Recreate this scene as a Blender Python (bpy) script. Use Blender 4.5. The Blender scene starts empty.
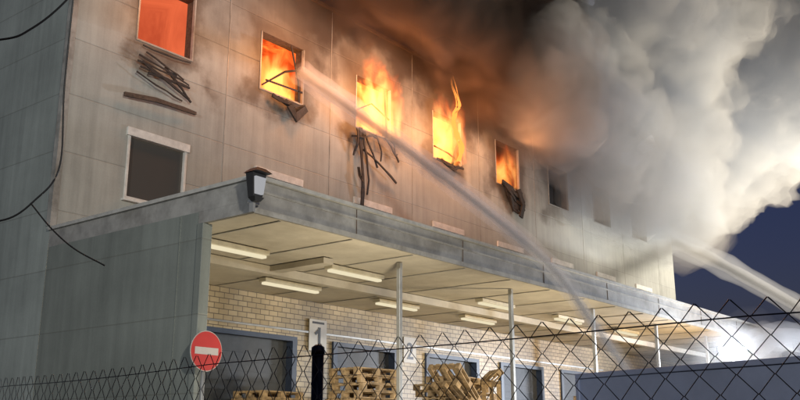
import bpy, bmesh, math, random
from mathutils import Vector, Matrix, noise as mn
random.seed(7)
S=bpy.context.scene
COL=S.collection
S.view_settings.view_transform='Standard'; S.view_settings.look='None'; S.view_settings.exposure=0

# ------------------------------------------------------------ helpers
def link(o,parent=None):
    COL.objects.link(o)
    if parent: o.parent=parent
    return o
def empty(name):
    e=bpy.data.objects.new(name,None); e.empty_display_size=.3; return link(e)
def mesh(name,verts,faces,mat,parent=None,smooth=False):
    m=bpy.data.meshes.new(name); m.from_pydata([tuple(v) for v in verts],[],faces); m.update()
    bm=bmesh.new(); bm.from_mesh(m); bmesh.ops.recalc_face_normals(bm,faces=bm.faces); bm.to_mesh(m); bm.free()
    if smooth:
        for p in m.polygons: p.use_smooth=True
    o=bpy.data.objects.new(name,m); m.materials.append(mat); return link(o,parent)
BF=[(0,1,2,3),(4,7,6,5),(0,4,5,1),(1,5,6,2),(2,6,7,3),(3,7,4,0)]
def bv(x0,x1,y0,y1,z0,z1):
    return [(x0,y0,z0),(x1,y0,z0),(x1,y1,z0),(x0,y1,z0),(x0,y0,z1),(x1,y0,z1),(x1,y1,z1),(x0,y1,z1)]
def boxes(name,lst,mat,parent=None,bevel=0,M=None):
    V=[];F=[]
    for b in lst:
        n=len(V)
        if len(b)==6: vs=bv(*b)
        else: vs=[b[6]@Vector(v) for v in bv(*b[:6])]
        V+=vs; F+=[tuple(i+n for i in f) for f in BF]
    if M: V=[M@Vector(v) for v in V]
    o=mesh(name,V,F,mat,parent)
    if bevel:
        md=o.modifiers.new('b','BEVEL'); md.width=bevel; md.segments=2; md.limit_method='ANGLE'
    return o
def box(name,x0,x1,y0,y1,z0,z1,mat,parent=None,bevel=0): return boxes(name,[(x0,x1,y0,y1,z0,z1)],mat,parent,bevel)
def tube(name,pts,r,mat,parent=None,n=8,smooth=True):
    V=[];F=[]
    pts=[Vector(p) for p in pts]
    for i,p in enumerate(pts):
        d=(pts[min(i+1,len(pts)-1)]-pts[max(i-1,0)]).normalized()
        up=Vector((0,0,1)) if abs(d.z)<.95 else Vector((1,0,0))
        a=d.cross(up).normalized(); b=d.cross(a)
        rr=r[i] if isinstance(r,(list,tuple)) else r
        for k in range(n):
            t=2*math.pi*k/n; V.append(p+a*math.cos(t)*rr+b*math.sin(t)*rr)
    for i in range(len(pts)-1):
        for k in range(n):
            F.append((i*n+k,i*n+(k+1)%n,(i+1)*n+(k+1)%n,(i+1)*n+k))
    F.append(tuple(range(n))); F.append(tuple(range((len(pts)-1)*n,len(pts)*n)))
    return mesh(name,V,F,mat,parent,smooth)
def grid_holes(name,us,vs,holes,fn,mat,parent):
    us=sorted(set(us+[h[0] for h in holes]+[h[1] for h in holes])); vs=sorted(set(vs+[h[2] for h in holes]+[h[3] for h in holes]))
    V=[fn(u,v) for v in vs for u in us]; F=[]
    for j in range(len(vs)-1):
        for i in range(len(us)-1):
            cu=(us[i]+us[i+1])/2; cv=(vs[j]+vs[j+1])/2
            if any(h[0]<cu<h[1] and h[2]<cv<h[3] for h in holes): continue
            F.append((j*len(us)+i,j*len(us)+i+1,(j+1)*len(us)+i+1,(j+1)*len(us)+i))
    return mesh(name,V,F,mat,parent)

# ------------------------------------------------------------ node material helper
def newmat(name):
    m=bpy.data.materials.new(name); m.use_nodes=True; nt=m.node_tree; nt.nodes.clear(); return m,nt
class N:
    def __init__(s,nt): s.nt=nt
    def __call__(s,t,ins=None,**kw):
        n=s.nt.nodes.new(t)
        for k,v in kw.items(): setattr(n,k,v)
        for k,v in (ins or {}).items():
            if isinstance(v,bpy.types.NodeSocket): s.nt.links.new(v,n.inputs[k])
            else: n.inputs[k].default_value=v
        return n
    def math(s,op,a,b=0.0,clamp=False):
        n=s('ShaderNodeMath',{0:a,1:b},operation=op); n.use_clamp=clamp; return n.outputs[0]
    def ramp(s,fac,els,interp='LINEAR'):
        n=s('ShaderNodeValToRGB',{0:fac}); cr=n.color_ramp; cr.interpolation=interp
        while len(cr.elements)<len(els): cr.elements.new(.5)
        for e,(p,c) in zip(cr.elements,els):
            e.position=p; e.color=(c,c,c,1) if isinstance(c,(int,float)) else (*c,1)
        return n.outputs[0]
    def maprange(s,v,a,b,c=0.,d=1.,smooth=False):
        n=s('ShaderNodeMapRange',{0:v,1:a,2:b,3:c,4:d}); n.clamp=True
        if smooth: n.interpolation_type='SMOOTHSTEP'
        return n.outputs[0]
    def mix(s,f,a,b,bt='MIX'):
        n=s('ShaderNodeMix',data_type='RGBA',blend_type=bt)
        for k,v in ((0,f),(6,a),(7,b)):
            if isinstance(v,bpy.types.NodeSocket): s.nt.links.new(v,n.inputs[k])
            else: n.inputs[k].default_value=(v if k==0 else (*v[:3],1))
        return n.outputs[2]
def c4(c): return (c[0],c[1],c[2],1)
def basic(name,col,rough=.6,metal=0.,var=.15,scale=6,bump=.0,dirt=None):
    m,nt=newmat(name); n=N(nt)
    tc=n('ShaderNodeTexCoord').outputs['Object']
    nz=n('ShaderNodeTexNoise',{'Vector':tc,'Scale':scale,'Detail':6.0,'Roughness':.65}).outputs[0]
    k=n.maprange(nz,.3,.7,1-var,1+var)
    colr=n('ShaderNodeVectorMath',{0:c4(col)[:3],1:k},operation='MULTIPLY').outputs[0]
    if dirt:
        nz2=n('ShaderNodeTexNoise',{'Vector':tc,'Scale':scale*.3,'Detail':8.0,'Roughness':.7}).outputs[0]
        colr=n.mix(n.maprange(nz2,.48,.7,0,.8),colr,dirt)
    b=n('ShaderNodeBsdfPrincipled',{'Base Color':colr,'Roughness':rough,'Metallic':metal})
    if bump:
        bp=n('ShaderNodeBump',{'Height':nz,'Strength':bump,'Distance':.02}); nt.links.new(bp.outputs[0],b.inputs['Normal'])
    o=n('ShaderNodeOutputMaterial'); nt.links.new(b.outputs[0],o.inputs[0]); return m
def emit(name,col,st):
    m,nt=newmat(name); n=N(nt); e=n('ShaderNodeEmission',{0:c4(col),1:st}); o=n('ShaderNodeOutputMaterial'); nt.links.new(e.outputs[0],o.inputs[0]); return m

# ------------------------------------------------------------ facade cladding material
def cladding(name,base,axis,jw=3.36,j0=12.25,soot=True):
    m,nt=newmat(name); n=N(nt)
    tc=n('ShaderNodeTexCoord').outputs['Object']
    sp=n('ShaderNodeSeparateXYZ',{0:tc}); U=sp.outputs[axis]; Z=sp.outputs[2]
    big=n('ShaderNodeTexNoise',{'Vector':tc,'Scale':.55,'Detail':7.0,'Roughness':.65}).outputs[0]
    st=n('ShaderNodeVectorMath',{0:tc,1:(5.,5.,.35)},operation='MULTIPLY').outputs[0]
    streak=n('ShaderNodeTexNoise',{'Vector':st,'Scale':1.0,'Detail':5.0,'Roughness':.6}).outputs[0]
    fine=n('ShaderNodeTexNoise',{'Vector':tc,'Scale':30.0,'Detail':4.0}).outputs[0]
    pu=n.math('FLOOR',n.math('DIVIDE',n.math('SUBTRACT',U,j0),jw)); pz=n.math('FLOOR',n.math('DIVIDE',Z,1.12))
    cmb=n('ShaderNodeCombineXYZ',{0:pu,1:pz,2:0.}).outputs[0]
    wn=n('ShaderNodeTexWhiteNoise',{'Vector':cmb},noise_dimensions='3D').outputs['Value']
    k=n.math('ADD',n.maprange(big,.3,.7,.78,1.1),n.maprange(streak,.35,.7,.06,-.16))
    k=n.math('ADD',k,n.maprange(wn,0,1,-.04,.04)); k=n.math('ADD',k,n.maprange(fine,.3,.7,-.03,.03))
    fz=n.math('FRACT',n.math('DIVIDE',Z,1.12)); fz=n.math('ABSOLUTE',n.math('SUBTRACT',fz,.5))
    jh=n.maprange(fz,.488,.496,0,1)
    col=n('ShaderNodeVectorMath',{0:base,1:k},operation='MULTIPLY').outputs[0]
    col=n.mix(n.math('MULTIPLY',jh,.35),col,(.10,.095,.08))
    if soot:
        warp=n('ShaderNodeTexNoise',{'Vector':tc,'Scale':.8,'Detail':6.0,'Roughness':.6}).outputs[0]
        zz=n.math('ADD',Z,n.maprange(warp,.3,.7,-.9,.9))
        s1=n.maprange(zz,9.6,11.8,0,1,True)
        s1=n.math('MULTIPLY',s1,n.maprange(U,10.5,15.,.35,.95))
        col=n.mix(s1,col,(.055,.04,.03))
        du=n.math('FRACT',n.math('DIVIDE',n.math('SUBTRACT',U,9.8-.955),3.36)); du=n.math('MULTIPLY',n.math('ABSOLUTE',n.math('SUBTRACT',du,.5)),3.36)
        dz=n.math('ABSOLUTE',n.math('SUBTRACT',Z,10.1))
        dd=n.math('MAXIMUM',du,dz); dd=n.math('ADD',dd,n.maprange(warp,.3,.7,-.45,.45))
        s2=n.maprange(dd,.75,1.35,.8,0,True)
        s2=n.math('MULTIPLY',s2,n.maprange(U,26,28,1,0))
        col=n.mix(s2,col,(.07,.05,.035))
    b=n('ShaderNodeBsdfPrincipled',{'Base Color':col,'Roughness':.5,'Specular IOR Level':.3})
    h=n.math('ADD',n.math('MULTIPLY',jh,-1.),n.math('MULTIPLY',big,.6))
    bp=n('ShaderNodeBump',{'Height':h,'Strength':.35,'Distance':.02}); nt.links.new(bp.outputs[0],b.inputs['Normal'])
    o=n('ShaderNodeOutputMaterial'); nt.links.new(b.outputs[0],o.inputs[0]); return m
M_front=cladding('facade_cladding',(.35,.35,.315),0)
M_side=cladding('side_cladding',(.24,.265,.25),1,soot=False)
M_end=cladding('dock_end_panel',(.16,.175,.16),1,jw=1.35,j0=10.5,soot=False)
M_frame=basic('window_frame',(.55,.54,.5),.5,var=.2)
M_trim=basic('metal_trim',(.33,.32,.29),.45,.2,dirt=(.12,.11,.09),scale=5)
M_fascia=basic('fascia_metal',(.25,.245,.23),.5,.1,var=.3,scale=2.5,dirt=(.12,.11,.095))
M_flash=basic('flashing',(.45,.44,.4),.4,.3,var=.2)
M_ceil=basic('soffit',(.56,.51,.41),.6,var=.14,scale=1.5,dirt=(.36,.31,.23))
M_char=basic('charred',(.025,.02,.017),.85,var=.5,scale=12,bump=.6)
M_charwood=basic('burnt_wood',(.07,.045,.03),.8,var=.5,scale=14,bump=.5)
M_door=basic('roller_door',(.04,.045,.05),.5,var=.3)
M_blue=basic('dark_frame_paint',(.035,.05,.085),.45,var=.2)
M_white=basic('white_paint',(.62,.61,.57),.5,var=.06)
M_black=basic('black_plastic',(.02,.02,.02),.4)
M_galv=basic('galvanised',(.4,.4,.38),.4,.6)
M_wood=basic('pallet_wood',(.36,.25,.13),.8,var=.5,scale=9,dirt=(.12,.085,.05))
M_conc=basic('concrete',(.27,.26,.24),.85,var=.2,scale=3,bump=.3)
M_red=basic('sign_red',(.42,.035,.03),.4,var=.05)
M_signw=basic('sign_white',(.42,.38,.35),.5,var=.06)
M_fence=basic('fence_coating',(.075,.085,.09),.45,.3)
M_asph=basic('asphalt',(.05,.05,.05),.9,var=.3,scale=20,bump=.5)
M_cont=basic('trailer_paint',(.13,.16,.25),.5,var=.15,scale=1.2)
M_cable=basic('cable',(.012,.012,.012),.6)
M_rub=basic('rubber',(.02,.02,.02),.8)
def brickmat():
    m,nt=newmat('glazed_brick'); n=N(nt)
    tc=n('ShaderNodeTexCoord').outputs['Object']; sp=n('ShaderNodeSeparateXYZ',{0:tc})
    v=n('ShaderNodeCombineXYZ',{0:sp.outputs[0],1:sp.outputs[2],2:0.}).outputs[0]
    br=n('ShaderNodeTexBrick',{'Vector':v,'Color1':(.56,.46,.29,1),'Color2':(.42,.33,.19,1),'Mortar':(.15,.12,.08,1),'Scale':1.0,'Mortar Size':.009,'Mortar Smooth':.1,'Bias':-.2,'Brick Width':.26,'Row Height':.115})
    nz=n('ShaderNodeTexNoise',{'Vector':tc,'Scale':.9,'Detail':6.0}).outputs[0]
    col=n('ShaderNodeVectorMath',{0:br.outputs[0],1:n.maprange(nz,.3,.7,.6,1.15)},operation='MULTIPLY').outputs[0]
    b=n('ShaderNodeBsdfPrincipled',{'Base Color':col,'Roughness':.45})
    bp=n('ShaderNodeBump',{'Height':n.math('MULTIPLY',br.outputs[1],-1.),'Strength':.5,'Distance':.01}); nt.links.new(bp.outputs[0],b.inputs['Normal'])
    o=n('ShaderNodeOutputMaterial'); nt.links.new(b.outputs[0],o.inputs[0]); return m
M_brick=brickmat()
def glassmat():
    m,nt=newmat('dark_glass'); n=N(nt)
    b=n('ShaderNodeBsdfPrincipled',{'Base Color':(.07,.065,.055,1),'Roughness':.2,'Specular IOR Level':.6})
    o=n('ShaderNodeOutputMaterial'); nt.links.new(b.outputs[0],o.inputs[0]); return m
M_glass=glassmat()

# ------------------------------------------------------------ ground
mesh('ground',[(-400,-400,0),(500,-400,0),(500,500,0),(-400,500,0)],[(0,1,2,3)],M_asph)

# ------------------------------------------------------------ warehouse
W=empty('warehouse')
Y0=14.6; X0=8.4; X1=37.4; ZR=12.3; YB=34.
mods=[9.84+3.36*i for i in range(8)]
up=[(x,x+1.44,9.42,10.87) for x in mods]
lo=[(x,x+1.44,6.1,7.52) for x in mods]
doors=[(12.0,14.5,1.2,3.75),(15.95,18.15,1.2,3.75),(19.6,21.9,1.2,3.75),(23.3,25.6,1.2,3.75),(27,29.3,1.2,3.75),(31,33.3,1.2,3.75)]
grid_holes('front_wall',[X0,X1],[5.0,ZR],up+lo,lambda u,v:(u,Y0,v),M_front,W)
grid_holes('dock_back_wall',[X0,X1],[0,5.0],doors,lambda u,v:(u,Y0,v),M_brick,W)
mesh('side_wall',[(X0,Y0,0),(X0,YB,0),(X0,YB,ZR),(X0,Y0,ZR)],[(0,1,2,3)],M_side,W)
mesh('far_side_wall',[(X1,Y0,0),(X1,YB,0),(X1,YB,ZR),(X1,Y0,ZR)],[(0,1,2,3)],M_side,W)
mesh('rear_wall',[(X0,YB,0),(X1,YB,0),(X1,YB,ZR),(X0,YB,ZR)],[(0,1,2,3)],M_side,W)
mesh('roof',[(X0,Y0,ZR-.1),(X1,Y0,ZR-.1),(X1,YB,ZR-.1),(X0,YB,ZR-.1)],[(0,1,2,3)],M_char,W)
boxes('parapet_cap',[(X0-.06,X1+.06,Y0-.06,Y0+.25,ZR,ZR+.08),(X0-.06,X0+.25,Y0+.25,YB,ZR,ZR+.08)],M_charwood,W)
boxes('corner_trim',[(X0-.02,X0+.10,Y0-.015,Y0+.12,5.3,ZR-.01)],M_trim,W)
boxes('panel_joints',[(12.25+3.36*i-.010,12.25+3.36*i+.010,Y0-.006,Y0+.01,5.3,ZR-.02) for i in range(8)],M_trim,W)
rv=[]
for (a,b,c,d) in up+lo:
    rv+=[(a-.02,a,Y0+.003,Y0+.3,c-.02,d+.02),(b,b+.02,Y0+.003,Y0+.3,c-.02,d+.02),(a,b,Y0+.003,Y0+.3,c-.02,c),(a,b,Y0+.003,Y0+.3,d,d+.02)]
boxes('window_reveals',rv,M_charwood,W)
sl=[]
for i,(a,b,c,d) in enumerate(lo):
    t=.06
    sl+=[(a,a+t,Y0-.02,Y0+.1,c,d-.14),(b-t,b,Y0-.02,Y0+.1,c,d-.14),(a+t,b-t,Y0-.02,Y0+.1,c,c+t)]
    sl+=[(a-.04,b+.04,Y0-.05,Y0+.1,d-.14,d+.03),(a-.05,b+.05,Y0-.1,Y0-.001,c-.05,c-.005)]
boxes('lower_window_frames',sl,M_frame,W,bevel=.006)
boxes('lower_window_glass',[(a+.06,b-.06,Y0+.05,Y0+.06,c+.06,d-.14) for (a,b,c,d) in lo],M_glass,W)
boxes('dark_rooms',[(a-.02,b+.02,Y0+.32,Y0+.36,c-.02,d+.02) for (a,b,c,d) in up[5:]],M_char,W)
uf=[]
for (a,b,c,d) in up:
    t=.035
    uf+=[(a,a+t,Y0-.012,Y0+.06,c,d),(b-t,b,Y0-.012,Y0+.06,c,d),(a+t,b-t,Y0-.012,Y0+.06,c,c+t)]
boxes('upper_window_frames',uf,M_trim,W)
boxes('roller_doors',[(a,b,Y0+.14,Y0+.2,c,d) for (a,b,c,d) in doors],M_door,W)
boxes('roller_door_ribs',[(a,b,Y0+.125,Y0+.14,c+.2*k+.02,c+.2*k+.05) for (a,b,c,d) in doors for k in range(12)],M_door,W)
fr=[]
for (a,b,c,d) in doors: fr+=[(a-.12,a+.02,Y0-.06,Y0+.14,c,d+.1),(b-.02,b+.12,Y0-.06,Y0+.14,c,d+.1),(a+.02,b-.02,Y0-.06,Y0+.14,d,d+.1)]
boxes('door_frames',fr,M_blue,W)
boxes('conduits',[(8.45,30,Y0-.04,Y0-.005,3.98,4.02),(11.3,11.34,Y0-.04,Y0-.005,2,3.98)],M_galv,W)
box('loading_dock_platform',X0+.1,X1+8,10.9,Y0-.002,0,1.2,M_conc)

# ------------------------------------------------------------ canopy
C=empty('loading_dock_canopy')
FX1=60
boxes('fascia',[(X0,FX1,9.3,9.36,4.72,5.2),(X0,X0+.06,9.361,Y0-.003,4.9,5.2),(X0,X0+.06,9.361,10.49,4.72,4.899)],M_fascia,C)
boxes('fascia_lower_lip',[(X0-.02,FX1,9.27,9.299,4.70,4.78),(X0-.02,FX1,9.285,9.299,5.02,5.05)],M_trim,C)
boxes('roof_flashing',[(X0-.05,FX1,9.24,9.5,5.201,5.26),(X0-.05,X0+.16,9.501,Y0-.003,5.201,5.26)],M_flash,C)
box('roof_deck',X0+.07,FX1,9.37,Y0-.01,4.95,5.19,M_fascia,C)
box('soffit',X0+.07,FX1,9.37,Y0-.01,4.72,4.76,M_ceil,C)
boxes('soffit_joints',[(X0+1.6*i+.6,X0+1.6*i+.63,9.4,Y0-.02,4.705,4.719) for i in range(30)],M_trim,C)
boxes('fascia_joints',[(X0+3.0*i+2.2,X0+3.0*i+2.215,9.292,9.2995,4.79,5.19) for i in range(15)],M_charwood,C)
box('ceiling_beam',X0+.1,FX1,12.05,12.2,4.55,4.704,M_ceil,C)
boxes('posts',[(x-.04,x+.04,9.96,10.04,0,4.704) for x in (12.6,16.4,20.2,24.0,27.8,31.6,35.4,39.2,43)],M_galv,C,bevel=.008)
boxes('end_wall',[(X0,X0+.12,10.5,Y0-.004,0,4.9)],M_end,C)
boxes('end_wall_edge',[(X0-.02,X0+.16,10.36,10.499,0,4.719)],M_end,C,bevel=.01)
boxes('end_wall_joint',[(X0-.012,X0-.001,10.9,10.915,0,4.89)],M_end,C)
M_tube=emit('tube_diffuser',(1,.88,.6),.85)
M_tubedim=basic('fixture_body',(.6,.55,.42),.4)
for i,(x0,x1,y,litl) in enumerate([(9.0,10.4,11.15,0.),(11.9,13.4,11.1,0.),(17,18.4,11.2,0),(20.5,21.9,11.2,0),(24,25.4,11.2,0),(9.2,10.6,13.05,0),(12.1,13.7,13.05,0),(15.6,17.1,13.05,0),(19,20.5,13.05,0)]):
    L=empty('fluorescent_light_fixture')
    box('housing',x0,x1,y-.1,y+.1,4.62,4.70,M_tubedim,L,bevel=.01)
    box('diffuser',x0+.03,x1-.03,y-.06,y+.06,4.57,4.619,M_tube,L,bevel=.015)
boxes('ceiling_cable_tray',[(11.35,11.6,10.7,12.04,4.60,4.70)],M_ceil,C)

# ------------------------------------------------------------ corner lantern: tapered housing with hood
L=empty('wall_floodlight')
M_lens=emit('lamp_lens',(.95,.96,1.),.4)
def frustum(name,cx,cy,z0,z1,w0,w1,mat,parent,dy=.75):
    V=[(cx+sx_*w,cy+sy_*w*dy,z) for z,w in ((z0,w0),(z1,w1)) for sx_,sy_ in ((-1,-1),(1,-1),(1,1),(-1,1))]
    return mesh(name,V,BF,mat,parent)
lx,ly=8.25,9.08
boxes('bracket',[(lx-.02,lx+.02,9.12,9.2,4.66,4.9),(lx-.02,8.42,9.201,9.24,4.80,4.84)],M_galv,L)
frustum('housing_back',lx,ly+.03,4.86,5.2,.085,.125,M_black,L,.6)
frustum('glass',lx,ly-.045,4.90,5.14,.065,.095,M_lens,L,.35)
frustum('hood',lx,ly-.01,5.203,5.27,.15,.08,M_black,L,.9)
frustum('base_collar',lx,ly+.01,4.80,4.857,.05,.09,M_black,L,.8)

# ------------------------------------------------------------ signs
def text(name,s,size,loc,mat,parent,rot=(math.pi/2,0,0)):
    c=bpy.data.curves.new(name,'FONT'); c.body=s; c.size=size; c.align_x='CENTER'; c.align_y='CENTER'; c.extrude=.002; c.offset=.006
    o=bpy.data.objects.new(name,c); c.materials.append(mat); o.location=loc; o.rotation_euler=rot; return link(o,parent)
g=empty('dock_number_sign')
x,z=15.3,3.95
box('plate',x-.29,x+.29,Y0-.05,Y0-.03,z-.36,z+.36,M_white,g)
boxes('digit_1',[(x-.0,x+.08,Y0-.056,Y0-.0502,z-.28,z+.18),(x-.12,x+.20,Y0-.056,Y0-.0502,z-.325,z-.2805)],M_black,g)
Rf=Matrix.Translation((x+.03,Y0-.0575,z+.165))@Matrix.Rotation(math.radians(-38),4,'Y')
boxes('digit_1_flag',[(-.19,.0,-.001,.001,-.065,.0,Rf)],M_black,g)
box('top_line',x-.2,x+.2,Y0-.054,Y0-.0501,z+.26,z+.31,M_black,g)
g=empty('dock_number_sign')
x,z=18.78,3.87
box('plate',x-.26,x+.26,Y0-.05,Y0-.03,z-.33,z+.33,M_white,g)
text('digit','2',.6,(x,Y0-.055,z-.05),M_black,g)
g=empty('no_entry_sign')
def disc(name,c,r,y0,y1,mat,parent,n=40):
    V=[(c[0]+r*math.cos(2*math.pi*k/n),y,c[1]+r*math.sin(2*math.pi*k/n)) for y in (y0,y1) for k in range(n)]
    F=[tuple(range(n)),tuple(range(n,2*n))]+[(k,(k+1)%n,n+(k+1)%n,n+k) for k in range(n)]
    return mesh(name,V,F,mat,parent)
sx,sz,sy=8.40,2.82,10.15
disc('rim',(sx,sz),.285,sy,sy+.01,M_signw,g)
disc('red_disc',(sx,sz),.275,sy-.004,sy-.0005,M_red,g)
box('bar',sx-.21,sx+.21,sy-.008,sy-.0045,sz-.05,sz+.05,M_signw,g)
tube('post',[(sx,sy+.05,0),(sx,sy+.05,3.1)],.03,M_galv,g)

# ------------------------------------------------------------ pallets
def pallet_lists(cx,cy,z,ang,tilt=0):
    R=Matrix.Translation((cx,cy,z))@Matrix.Rotation(ang,4,'Z')@Matrix.Rotation(tilt,4,'Y')
    out=[]
    for i in range(5): out.append((-.6,.6,-.4+i*.175,-.4+i*.175+.1,.122,.144,R))
    for i in range(3):
        out.append((-.6,.6,-.4+i*.35,-.4+i*.35+.1,0,.022,R))
        for j in range(3): out.append((-.6+j*.53,-.6+j*.53+.14,-.4+i*.35,-.4+i*.35+.1,.0225,.0995,R))
    for j in range(3): out.append((-.6+j*.53,-.6+j*.53+.14,-.4,.4,.1,.1215,R))
    return out
for cx,cy,nn,mess in ((14.2,12.2,12,.12),(17.2,12.3,12,.4),(18.4,12.6,12,.4),(12.9,13.6,9,.1),(24.5,12.6,10,.2)):
    Ls=[]
    for k in range(nn):
        Ls+=pallet_lists(cx+random.uniform(-mess,mess)*.5,cy+random.uniform(-mess,mess)*.5,1.2+k*.15,random.uniform(-mess,mess),0)
    if mess>.15:
        for q in range(5): 
            Ls+=pallet_lists(cx+random.uniform(-.5,.5),cy-.5+random.uniform(-.2,.2),1.3+q*.36,random.uniform(-.8,.8),random.uniform(-.9,.9))
    boxes('pallet_stack',Ls,M_wood)

# ------------------------------------------------------------ debris hanging under windows
def strip(pts,w,h,parent,mat,name='strip'):
    V=[];F=[]
    for i,p in enumerate(pts):
        p=Vector(p); d=(Vector(pts[min(i+1,len(pts)-1)])-Vector(pts[max(i-1,0)])).normalized()
        a=d.cross(Vector((0,1,0))).normalized()*w*random.uniform(.6,1.2)/2; b=Vector((0,h/2,0))
        V+=[p-a-b,p+a-b,p+a+b,p-a+b]
    n=len(pts)
    for i in range(n-1):
        for k in range(4): F.append((4*i+k,4*i+(k+1)%4,4*i+4+(k+1)%4,4*i+4+k))
    F+=[(0,1,2,3),(4*n-4,4*n-3,4*n-2,4*n-1)]
    return mesh(name,V,F,mat,parent)
def sagline(x0,z0,x1,z1,sag,n=6,y=None,jit=.012):
    out=[]
    for i in range(n):
        t=i/(n-1); out.append((x0+(x1-x0)*t,(y or Y0-.12)-.05*math.sin(t*3.1)+random.uniform(-jit,jit),z0+(z1-z0)*t-sag*4*t*(1-t)+random.uniform(-jit,jit)))
    return out
g=empty('burnt_window_blind')
for k in range(6):
    z=9.3-k*.12
    strip(sagline(9.85+random.uniform(-.05,.2),z,11.2-random.uniform(0,.5),z-.02-random.uniform(-.05,.3),random.uniform(0,.06)),.035,.015,g,M_char)
strip(sagline(9.95,8.95,11.15,8.5,.03),.06,.03,g,M_char)
strip(sagline(10.1,8.75,11.15,8.75,.02),.05,.03,g,M_char)
strip(sagline(10.5,9.0,11.2,8.45,.02),.05,.03,g,M_char)
strip(sagline(9.6,8.15,11.35,8.25,-.02),.10,.05,g,M_charwood,'fallen_rail')
g=empty('burnt_window_debris')
for k in range(4): strip(sagline(13.5+.2*k,9.35,14.6-.05*k,9.35-.05*k,.1+.05*k,jit=.03),.09,.03,g,M_char)
strip([(14.0,14.4,9.2),(14.2,14.38,8.95),(14.6,14.45,9.3)],.25,.05,g,M_char)
g=empty('burnt_window_debris')
for (a,b,c,d,w) in ((16.6,9.4,16.75,7.3,.1),(16.5,9.35,16.4,8.6,.06),(16.7,9.3,16.95,7.7,.05),(16.35,9.1,17.25,9.3,.05),(16.8,9.3,17.3,8.5,.05),(17.3,9.4,17.45,8.7,.04),(17.6,9.4,18.2,8.85,.05),(17.9,9.4,18.1,9.0,.04),(16.6,8.3,16.75,7.5,.08),(16.75,8.85,18.1,8.25,.05)):
    strip(sagline(a,b,c,d,.02,jit=.04),w,.03,g,M_char)
g=empty('burnt_window_debris')
for k in range(4): strip(sagline(20.0+.1*k,9.4,21.3-.1*k,9.4,.05+.04*k,jit=.03),.07,.03,g,M_char)
g=empty('burnt_window_debris')
for k in range(7): strip(sagline(23.4+.05*k,9.5,24.7,9.35-.08*k,.1+.07*k,jit=.05),.14,.04,g,M_char)
strip([(24.3,14.4,9.4),(24.5,14.35,8.9),(24.4,14.4,8.5)],.25,.05,g,M_char)
g=empty('burnt_window_frame')
strip([(13.3,14.62,9.55),(14.0,14.6,10.1),(14.6,14.62,10.35)],.05,.03,g,M_char)
strip([(14.2,14.62,10.85),(14.45,14.6,10.0),(14.5,14.6,9.45)],.05,.03,g,M_char)
strip([(13.4,14.6,9.7),(14.6,14.6,9.75)],.04,.03,g,M_char)
g=empty('burnt_window_frame')
strip([(16.6,14.62,9.9),(17.2,14.6,10.25),(18.0,14.62,10.0)],.04,.03,g,M_char)
strip([(17.75,14.62,10.85),(17.85,14.6,9.45)],.05,.03,g,M_char)
g=empty('burnt_window_frame')
strip([(20.9,14.6,9.45),(21.1,14.6,9.95),(21.35,14.6,10.3)],.1,.03,g,M_char)
strip([(20.0,14.6,9.8),(20.7,14.6,9.75),(21.3,14.6,9.6)],.04,.03,g,M_char)

# ------------------------------------------------------------ fire
def fireroom(name,ramp,st,off,scale):
    m,nt=newmat(name); n=N(nt)
    tc=n('ShaderNodeTexCoord').outputs['Object']
    v=n('ShaderNodeVectorMath',{0:tc,1:off},operation='ADD').outputs[0]
    v=n('ShaderNodeVectorMath',{0:v,1:(1,1,.55)},operation='MULTIPLY').outputs[0]
    nz=n('ShaderNodeTexNoise',{'Vector':v,'Scale':scale,'Detail':5.0,'Roughness':.55,'Distortion':.9}).outputs[0]
    z=n('ShaderNodeSeparateXYZ',{0:tc}).outputs[2]
    f=n.math('ADD',nz,n.maprange(z,9.4,10.9,.10,-.10))
    e=n('ShaderNodeEmission',{0:n.ramp(f,ramp),1:st}); o=n('ShaderNodeOutputMaterial'); nt.links.new(e.outputs[0],o.inputs[0]); return m
R1=[(.25,(.55,.08,.03)),(.5,(.85,.15,.055)),(.8,(1,.28,.09))]
R2=[(.30,(.45,.04,.005)),(.44,(.85,.13,.02)),(.56,(1,.27,.04)),(.68,(1,.62,.2))]
R5=[(.3,(.01,.004,.002)),(.5,(.05,.012,.004)),(.62,(.5,.06,.01)),(.75,(1,.2,.03))]
F0=empty('building_fire')
for i,(rm,st,sc) in enumerate([(R1,1.0,.7),(R2,1.6,1.5),(R2,1.5,1.3),(R2,1.2,1.4),(R5,.6,1.6)]):
    a,b,c,d=up[i]
    m=fireroom('fire_room_%d'%i,rm,st,(i*7.3,i*3.1,i*1.7),sc)
    y1=Y0+2.2
    V=[(a-.6,Y0+.32,c-.5),(b+.6,Y0+.32,c-.5),(b+.6,Y0+.32,d+.6),(a-.6,Y0+.32,d+.6),(a-.6,y1,c-.5),(b+.6,y1,c-.5),(b+.6,y1,d+.6),(a-.6,y1,d+.6)]
    mesh('burning_room',V,[(4,5,6,7),(0,1,5,4),(1,2,6,5),(2,3,7,6),(3,0,4,7)],m,F0)
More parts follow.
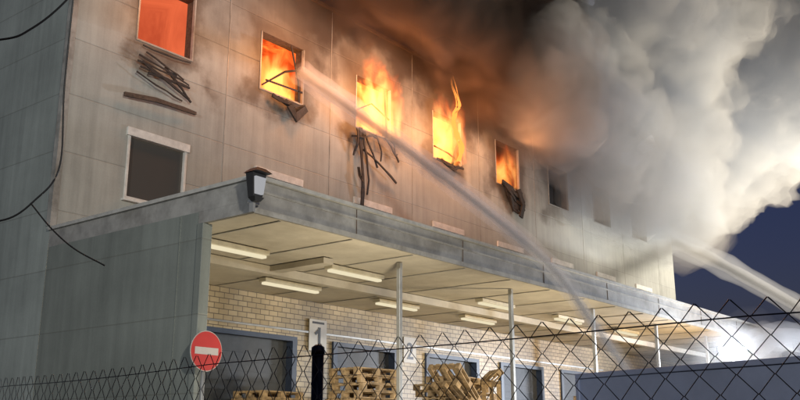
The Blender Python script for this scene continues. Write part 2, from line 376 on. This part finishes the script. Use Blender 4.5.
def flame_vol(name,dom,seed,gain,thr):
    m,nt=newmat(name); n=N(nt)
    tcn=n('ShaderNodeTexCoord'); ob=tcn.outputs['Object']; ge=tcn.outputs['Generated']
    v=n('ShaderNodeVectorMath',{0:ob,1:(1.0,1.0,.45)},operation='MULTIPLY').outputs[0]
    v=n('ShaderNodeVectorMath',{0:v,1:(seed,seed*2,0)},operation='ADD').outputs[0]
    nz=n('ShaderNodeTexNoise',{'Vector':v,'Scale':2.2,'Detail':3.0,'Roughness':.5,'Distortion':1.2}).outputs[0]
    s=n('ShaderNodeSeparateXYZ',{0:ge})
    ex=n.math('ABSOLUTE',n.math('SUBTRACT',s.outputs[0],.5)); ey=n.math('ABSOLUTE',n.math('SUBTRACT',s.outputs[1],.5))
    edge=n.math('MULTIPLY',n.maprange(ex,.25,.5,1,0,True),n.maprange(ey,.2,.5,1,0,True))
    edge=n.math('MULTIPLY',edge,n.maprange(s.outputs[2],.35,1.,1,0))
    f=n.math('MULTIPLY',nz,edge); d=n.maprange(f,thr,thr+.2,0,1)
    em=n('ShaderNodeEmission',{0:n.ramp(d,[(0,(1,.06,.005)),(.5,(1,.17,.02)),(1,(1,.42,.1))]),1:n.math('MULTIPLY',d,gain)})
    o=n('ShaderNodeOutputMaterial'); nt.links.new(em.outputs[0],o.inputs['Volume'])
    m.cycles.volume_step_rate=1.0
    x0,x1,y0,y1,z0,z1=dom
    return box(name,x0,x1,y0,y1,z0,z1,m,F0)
flame_vol('flames',(13.2,14.8,14.4,15.6,9.45,11.3),3.,2.4,.29)
flame_vol('flames',(16.4,18.5,13.9,15.6,9.45,12.6),11.,3.0,.275)
flame_vol('flames',(19.6,21.5,13.9,15.6,9.45,12.9),21.,2.4,.305)
flame_vol('flames',(23.2,24.7,14.1,15.5,9.45,11.8),31.,1.8,.36)
M_fl=emit('flame_tongue',(1,.33,.06),1.8)
base=[(20.85,14.3,9.5),(20.9,14.2,9.8),(20.8,14.2,10.1),(20.6,14.2,10.3),(20.45,14.2,10.6),(20.6,14.2,10.9),(20.75,14.2,11.15),(20.7,14.2,11.45),(20.5,14.2,11.75),(20.45,14.2,12.05)]
for q in range(3):
    P=[Vector(p)+Vector((mn.noise(Vector((i*.7,q*5,1)))*.14,q*.05,mn.noise(Vector((i*.7,q*5,7)))*.1)) for i,p in enumerate(base)]
    pp=[]
    for i in range(len(P)-1):
        for k in range(5): pp.append(P[i].lerp(P[i+1],k/5))
    for it in range(3): pp=[pp[0]]+[(pp[i-1]+pp[i]*2+pp[i+1])/4 for i in range(1,len(pp)-1)]+[pp[-1]]
    nn_=len(pp)
    tube('flame_tongue',pp,[max(.003,(.040+.05*mn.noise(Vector((i*.21,q*3,4))))*min(1,(nn_-1-i)/18+.02)*(1 if q==0 else .6)) for i in range(nn_)],M_fl,F0)

def lamp(name,kind,loc,energy,col,target=None,size=.5,spot=60,blend=.6):
    l=bpy.data.lights.new(name,kind); l.energy=energy; l.color=col
    if kind=='SPOT': l.spot_size=math.radians(spot); l.spot_blend=blend; l.shadow_soft_size=size
    elif kind=='POINT': l.shadow_soft_size=size
    o=bpy.data.objects.new(name,l); o.location=loc
    if target is not None: o.rotation_euler=(Vector(target)-Vector(loc)).to_track_quat('-Z','Y').to_euler()
    return link(o)
for i,(x,e) in enumerate(((10.5,90),(14.0,240),(17.3,400),(20.7,360),(23.4,90))):
    lamp('fire_glow','POINT',(x,13.3,10.6),e,(1,.38,.12),size=.4)

# ------------------------------------------------------------ smoke
def smoke(name,blobs,density,col,disp,seed,vox=.35,aniso=.2,sub=3):
    bm=bmesh.new()
    for (x,y,z,r) in blobs:
        bmesh.ops.create_icosphere(bm,subdivisions=sub,radius=r,matrix=Matrix.Translation((x,y,z)))
    me=bpy.data.meshes.new(name); bm.to_mesh(me); bm.free()
    o=bpy.data.objects.new(name,me); link(o)
    r=o.modifiers.new('r','REMESH'); r.mode='VOXEL'; r.voxel_size=vox; r.use_smooth_shade=True
    for k,(sc,st) in enumerate(disp):
        t=bpy.data.textures.new(name+str(k),'CLOUDS'); t.noise_scale=sc; t.noise_depth=2
        d=o.modifiers.new('d%d'%k,'DISPLACE'); d.texture=t; d.strength=st; d.mid_level=.5; d.texture_coords='GLOBAL'
    m,nt=newmat(name); n=N(nt)
    vs=n('ShaderNodeVolumeScatter',{'Color':c4(col),'Density':density,'Anisotropy':aniso})
    oo=n('ShaderNodeOutputMaterial'); nt.links.new(vs.outputs[0],oo.inputs['Volume'])
    me.materials.append(m); return o
big=[(38,13.1,15.2,4.4),(38.5,9.4,15.6,3.5),(32.1,13.4,13.1,3.1),(27.,14.0,13.5,2.9),(36.9,11.5,19.3,6),(30.8,14.2,18.,6),(40,7.7,18.7,6),(34.6,14.0,11.6,1.8),(38.5,12.6,12.6,2.0),(44,6,17.5,5),(36,16,24,7),(43,10,24,7),(28,14,20,5),(32.0,13.5,21.5,5.5),(29,15,24,6),(36,12,24,6)]
smoke('smoke_cloud',big,.40,(.93,.86,.74),[(2.4,2.6),(.9,1.1),(.35,.35)],1,vox=.25)
veil=[(27.8,13.4,11.6,2.3),(31.3,13.2,11.1,2.2),(34.6,13.2,11.0,2.1),(26,13.2,12.6,2.2),(24.,13.5,13.4,2.0),(27.6,13,17.3,3.2),(31,12,16.5,3.0)]
smoke('smoke_veil',veil,.42,(.86,.79,.68),[(1.6,2.2),(.6,.6)],3,vox=.3)
veil2=[(28,12.4,10.6,2.6),(32.0,12.4,10.0,2.5),(23.5,13.0,12.4,2.4),(35,12.8,10.3,1.9)]
smoke('smoke_veil',veil2,.14,(.86,.77,.64),[(1.8,2.0)],4,vox=.4)
def dark_smoke():
    m,nt=newmat('dark_smoke'); n=N(nt)
    tcn=n('ShaderNodeTexCoord'); ob=tcn.outputs['Object']; ge=tcn.outputs['Generated']
    nz=n('ShaderNodeTexNoise',{'Vector':ob,'Scale':.5,'Detail':3.0,'Roughness':.6,'Distortion':.6}).outputs[0]
    s=n('ShaderNodeSeparateXYZ',{0:ge}); so=n('ShaderNodeSeparateXYZ',{0:ob})
    low=n.math('SUBTRACT',so.outputs[2],n.maprange(so.outputs[0],12,20,12.0,11.1))
    f=n.math('ADD',nz,n.maprange(low,-1.2,1.4,-.45,.25))
    e=n.math('ABSOLUTE',n.math('SUBTRACT',s.outputs[0],.5)); f=n.math('SUBTRACT',f,n.maprange(e,.36,.5,0,.6))
    e=n.math('ABSOLUTE',n.math('SUBTRACT',s.outputs[1],.5)); f=n.math('SUBTRACT',f,n.maprange(e,.3,.5,0,.5))
    d=n.maprange(f,.42,.68,0,2.6)
    vs=n('ShaderNodeVolumePrincipled',{'Color':(.22,.155,.115,1),'Density':d,'Anisotropy':.2})
    o=n('ShaderNodeOutputMaterial'); nt.links.new(vs.outputs[0],o.inputs['Volume'])
    m.cycles.volume_step_rate=.7
    box('dark_smoke',11.5,28.5,12.2,15.6,10.4,17,m)
dark_smoke()

# ------------------------------------------------------------ water jets
def jetmat(name,dens,col=(.99,.99,1)):
    m,nt=newmat(name); n=N(nt)
    vs=n('ShaderNodeVolumeScatter',{'Color':c4(col),'Density':dens,'Anisotropy':0.})
    o=n('ShaderNodeOutputMaterial'); nt.links.new(vs.outputs[0],o.inputs['Volume']); return m
def bez(pts,n=30):
    out=[]
    P=[Vector(p) for p in pts]; P=[P[0]*2-P[1]]+P+[P[-1]*2-P[-2]]
    for i in range(1,len(P)-2):
        for k in range(n):
            t=k/n
            out.append(.5*((2*P[i])+(-P[i-1]+P[i+1])*t+(2*P[i-1]-5*P[i]+4*P[i+1]-P[i+2])*t*t+(-P[i-1]+3*P[i]-3*P[i+1]+P[i+2])*t**3))
    out.append(P[-2]); return out
def jet(pts,r0,r1,dens):
    g=empty('water_jet')
    c=bez(pts,14); n=len(c)
    for nm,f,dd in (('mist',1.9,.12),('spray',1,.5),('core',.45,1.)):
        tube(nm,c,[ (r0+(r1-r0)*(i/n)**1.2)*f*(1+.22*mn.noise(Vector((i*.45,f*9,0)))) for i in range(n)],jetmat('water_'+nm,dens*dd),g,n=14)
    return g
jet([(16.3,6.6,1.6),(16.0,7.9,3.75),(16.07,9.1,5.3),(15.5,11.7,7.7),(14.4,14.5,10.2)],.08,.17,6.)
jet([(38,3,1.5),(38.2,9.8,6.7),(38.6,15.2,10.3),(39,20,12)],.16,.42,3.5)
jet([(40,2,1.5),(36,7.0,4.6),(32,8.6,5.0),(29,9.0,4.3)],.1,.35,3.)  # extra jet, added in place of a bright floodlit band
smoke('glare_mist',[(34,7.4,4.2,1.1),(31.5,7.6,3.9,1.),(36.5,7.2,4.4,1.2),(29,7.9,3.9,1.0),(26.3,7.9,3.8,1.1),(24,8.0,3.7,1.0),(22,8.2,3.5,.8),(20.3,8.4,3.4,.6)],.13,(.95,.97,1),[(1.2,.9)],5,vox=.2,aniso=0.)  # mist added to glow around the lamps, standing in for glare
smoke('glare_mist',[(14.2,7.0,2.5,.8),(15.5,6.2,2.6,.9),(16.2,5.0,2.8,.9),(16.5,3.8,2.9,.9),(18,6,3.0,.9)],.10,(.92,.95,1),[(1.,.9)],6,vox=.2,aniso=0.)  # mist added to soften the trailer edge and glow above it
g=empty('water_monitor')
tube('barrel',[(16.35,6.35,1.1),(16.3,6.6,1.6)],[.05,.03],M_red,g)
tube('stand',[(16.35,6.35,.1),(16.35,6.35,1.1)],.05,M_galv,g)
boxes('feet',[(15.9,16.8,6.3,6.4,.0,.1),(16.3,16.4,5.9,6.8,.1,.15)],M_galv,g)
# fire-service work light on a mast, standing in the yard
g=empty('work_light_mast')
mxp,myp=23.8,7.9
tube('mast',[(mxp,myp,0),(mxp,myp,3.75)],.035,M_galv,g)
for k in range(3):
    t=k*2.094; tube('leg',[(mxp+.6*math.cos(t),myp+.6*math.sin(t),0),(mxp,myp,1.0)],.02,M_galv,g)
M_hot=emit('work_lamp_glass',(.85,.92,1),12)
for q in (-.24,.24):
    Rr=Matrix.Translation((mxp-q*.6,myp+q*.8,3.85))@Matrix.Rotation(math.radians(30),4,'Z')
    boxes('lamp_head',[(-.05,.08,-.14,.14,-.10,.10,Rr)],M_black,g)
    boxes('lamp_glass',[(-.057,-.051,-.12,.12,-.08,.08,Rr)],M_hot,g)

# ------------------------------------------------------------ chain link fence
FE=empty('chain_link_fence')
PA=[Vector((2.50,-1.6,0)),Vector((2.62,2.47,0)),Vector((3.14,6.3,0))]
LL=[(PA[1]-PA[0]).length,(PA[2]-PA[1]).length]; Lf=sum(LL)
def fp(s):
    if s<=LL[0]:
        d=(PA[1]-PA[0])/LL[0]; return PA[0]+d*s,Vector((d.y,-d.x,0))
    d=(PA[2]-PA[1])/LL[1]; return PA[1]+d*(s-LL[0]),Vector((d.y,-d.x,0))
cell=.102
cu=bpy.data.curves.new('mesh_wires','CURVE'); cu.dimensions='3D'; cu.bevel_depth=.0022; cu.bevel_resolution=0; cu.resolution_u=1
nw=int(Lf/(cell/2))-1
HT=1.985; rows=int(HT/(cell/2)); zc=HT/rows
for i in range(nw):
    s0=i*cell/2
    sp=cu.splines.new('POLY'); sp.points.add(rows)
    for k in range(rows+1):
        s=s0+(cell/2 if (k+i)%2 else 0); z=k*zc
        wob=.006*mn.noise(Vector((s*4,z*4,3)))
        b,nr=fp(s); p=b+nr*(.004*(1 if (k+i)%2 else -1)+.03*mn.noise(Vector((s*.8,z*.8,0))))
        sg=-.010*abs(math.sin(s*1.3))
        sp.points[k].co=(p.x,p.y+wob*2,z*(1+sg)+wob,1)
sp=cu.splines.new('POLY'); NP=60; sp.points.add(NP)
for k in range(NP+1):
    s=Lf*k/NP; p,_=fp(s); sp.points[k].co=(p.x,p.y,1.935-.012*abs(math.sin(s*1.3)),1)
o=bpy.data.objects.new('mesh_wires',cu); cu.materials.append(M_fence); link(o,FE)
for s in (0.0,LL[0]+.06,Lf-.02):
    p,nr=fp(s); p=p+nr*.03; tube('post',[(p.x,p.y,0),(p.x,p.y,1.95)],.024,M_black,FE,n=16)
    tube('post_cap',[(p.x,p.y,1.93),(p.x,p.y,1.96),(p.x,p.y,1.97)],[.028,.026,.012],M_black,FE,n=16)

# ------------------------------------------------------------ trailer behind the fence
G=empty('truck_trailer')
a=Vector((12.9,6.75,0)); b=Vector((10.9,0.2,0)); d=(b-a).normalized(); nn=Vector((-d.y,d.x,0))
if nn.x<0: nn=-nn
Mx=Matrix(((d.x,nn.x,0,a.x),(d.y,nn.y,0,a.y),(0,0,1,0),(0,0,0,1)))
Lc=(b-a).length
boxes('body',[(0.03,Lc-.03,.03,2.4,.9,2.55)],M_cont,G,M=Mx,bevel=.03)
boxes('rails',[(0,Lc,0,.05,2.52,2.6),(0,Lc,0,.05,.86,.95),(0,.07,0.001,.06,.951,2.519),(Lc-.07,Lc,0.001,.06,.951,2.519)],M_cont,G,M=Mx,bevel=.01)
boxes('chassis',[(.3,Lc-.3,.6,.75,.6,.899),(.3,Lc-.3,1.6,1.75,.6,.899)],M_black,G,M=Mx)
for q in (1.2,2.4,Lc-1.3):
    for yy in (.05,2.1):
        c0=Mx@Vector((q,yy,.48)); c1=Mx@Vector((q,yy+.28,.48)); tube('wheel',[c0,c1],.48,M_rub,G,n=24)

# ------------------------------------------------------------ cables at left
g=empty('overhead_cable')
tube('cable',bez([(1.45,3.75,3.2),(1.75,3.6,3.28),(1.86,3.55,3.36),(1.97,3.48,3.52),(2.1,3.4,3.8)],10),.005,M_cable,g)
g=empty('overhead_cable')
tube('cable',bez([(2.0,4.55,2.68),(2.28,4.45,2.70),(2.42,4.38,2.83),(2.51,4.33,3.03),(2.49,4.33,3.5),(2.49,4.33,4.3)],10),.005,M_cable,g)
tube('branch',bez([(2.40,4.39,2.81),(2.5,4.33,2.68),(2.61,4.27,2.58),(2.74,4.18,2.50)],10),.004,M_cable,g)

# ------------------------------------------------------------ camera
c=bpy.data.cameras.new('camera'); c.lens=903/800*36; c.sensor_width=36; c.clip_end=2000; c.clip_start=.05
cam=bpy.data.objects.new('camera',c); link(cam); cam.location=(0,0,1.6)
cam.rotation_euler=(math.radians(90+14.9),0,math.radians(38.4-90)); S.camera=cam

# ------------------------------------------------------------ world / lights
w=bpy.data.worlds.new('World'); S.world=w; w.use_nodes=True; nt=w.node_tree
sk=nt.nodes.new('ShaderNodeTexSky'); sk.sky_type='NISHITA'; sk.sun_disc=False
sk.sun_elevation=math.radians(2); sk.sun_rotation=math.radians(200); sk.altitude=100
mx=nt.nodes.new('ShaderNodeMix'); mx.data_type='RGBA'; mx.blend_type='MULTIPLY'; mx.inputs[0].default_value=1; mx.inputs[7].default_value=(.46,.50,1.3,1)
nt.links.new(sk.outputs[0],mx.inputs[6]); nt.links.new(mx.outputs[2],nt.nodes['Background'].inputs[0]); nt.nodes['Background'].inputs[1].default_value=.055
lamp('moon','SUN',(0,0,50),.04,(.6,.7,1.),target=(10,20,0))
lamp('side_wall_fill','SPOT',(0,-6,7),9000,(1,.95,.84),target=(17,14.6,8),size=.3,spot=75)
lamp('side_wall_fill','SPOT',(-12,2,6),7500,(.93,.98,1.),target=(8.4,15,7),size=.3,spot=60)  # unseen fill lamp, added to brighten the side wall
lamp('side_wall_fill','SPOT',(14,-14,5),38000,(1,.86,.68),target=(37,13,15),size=.4,spot=38,blend=1.)  # added front fill for the smoke, makes up for missing multiple scattering
lamp('side_wall_fill','SPOT',(50,0,4),70000,(1,.93,.8),target=(39,10,12),size=.4,spot=55,blend=1.)
lamp('jet_fill_spot','SPOT',(38,4.5,3.4),13000,(.78,.86,1.),target=(15,10,5.5),size=.2,spot=55,blend=.9)
lamp('jet_fill_spot','SPOT',(40,6.0,4.2),60000,(.95,.96,1.),target=(15.4,11.2,7.6),size=.1,spot=22,blend=.9)  # narrow unseen spot, added to brighten the first jet but not the wall
lamp('jet_fill_spot','SPOT',(37,6.0,3.6),6000,(.8,.87,1.),target=(31,9.3,5.0),size=.1,spot=70,blend=.8)
lamp('work_light','POINT',(23.5,7.7,3.85),420,(.82,.9,1.),size=.15)
lamp('yard_floodlight','SPOT',(11,8.2,1.3),520,(1,.86,.62),target=(11.5,12.6,4.6),size=.3,spot=130)
lamp('yard_floodlight','SPOT',(18,8.2,1.3),560,(1,.82,.54),target=(18,12.8,4.6),size=.3,spot=130)
lamp('yard_floodlight','SPOT',(26,7,1.5),1400,(1,.70,.38),target=(25,13,4.6),size=.3,spot=120)
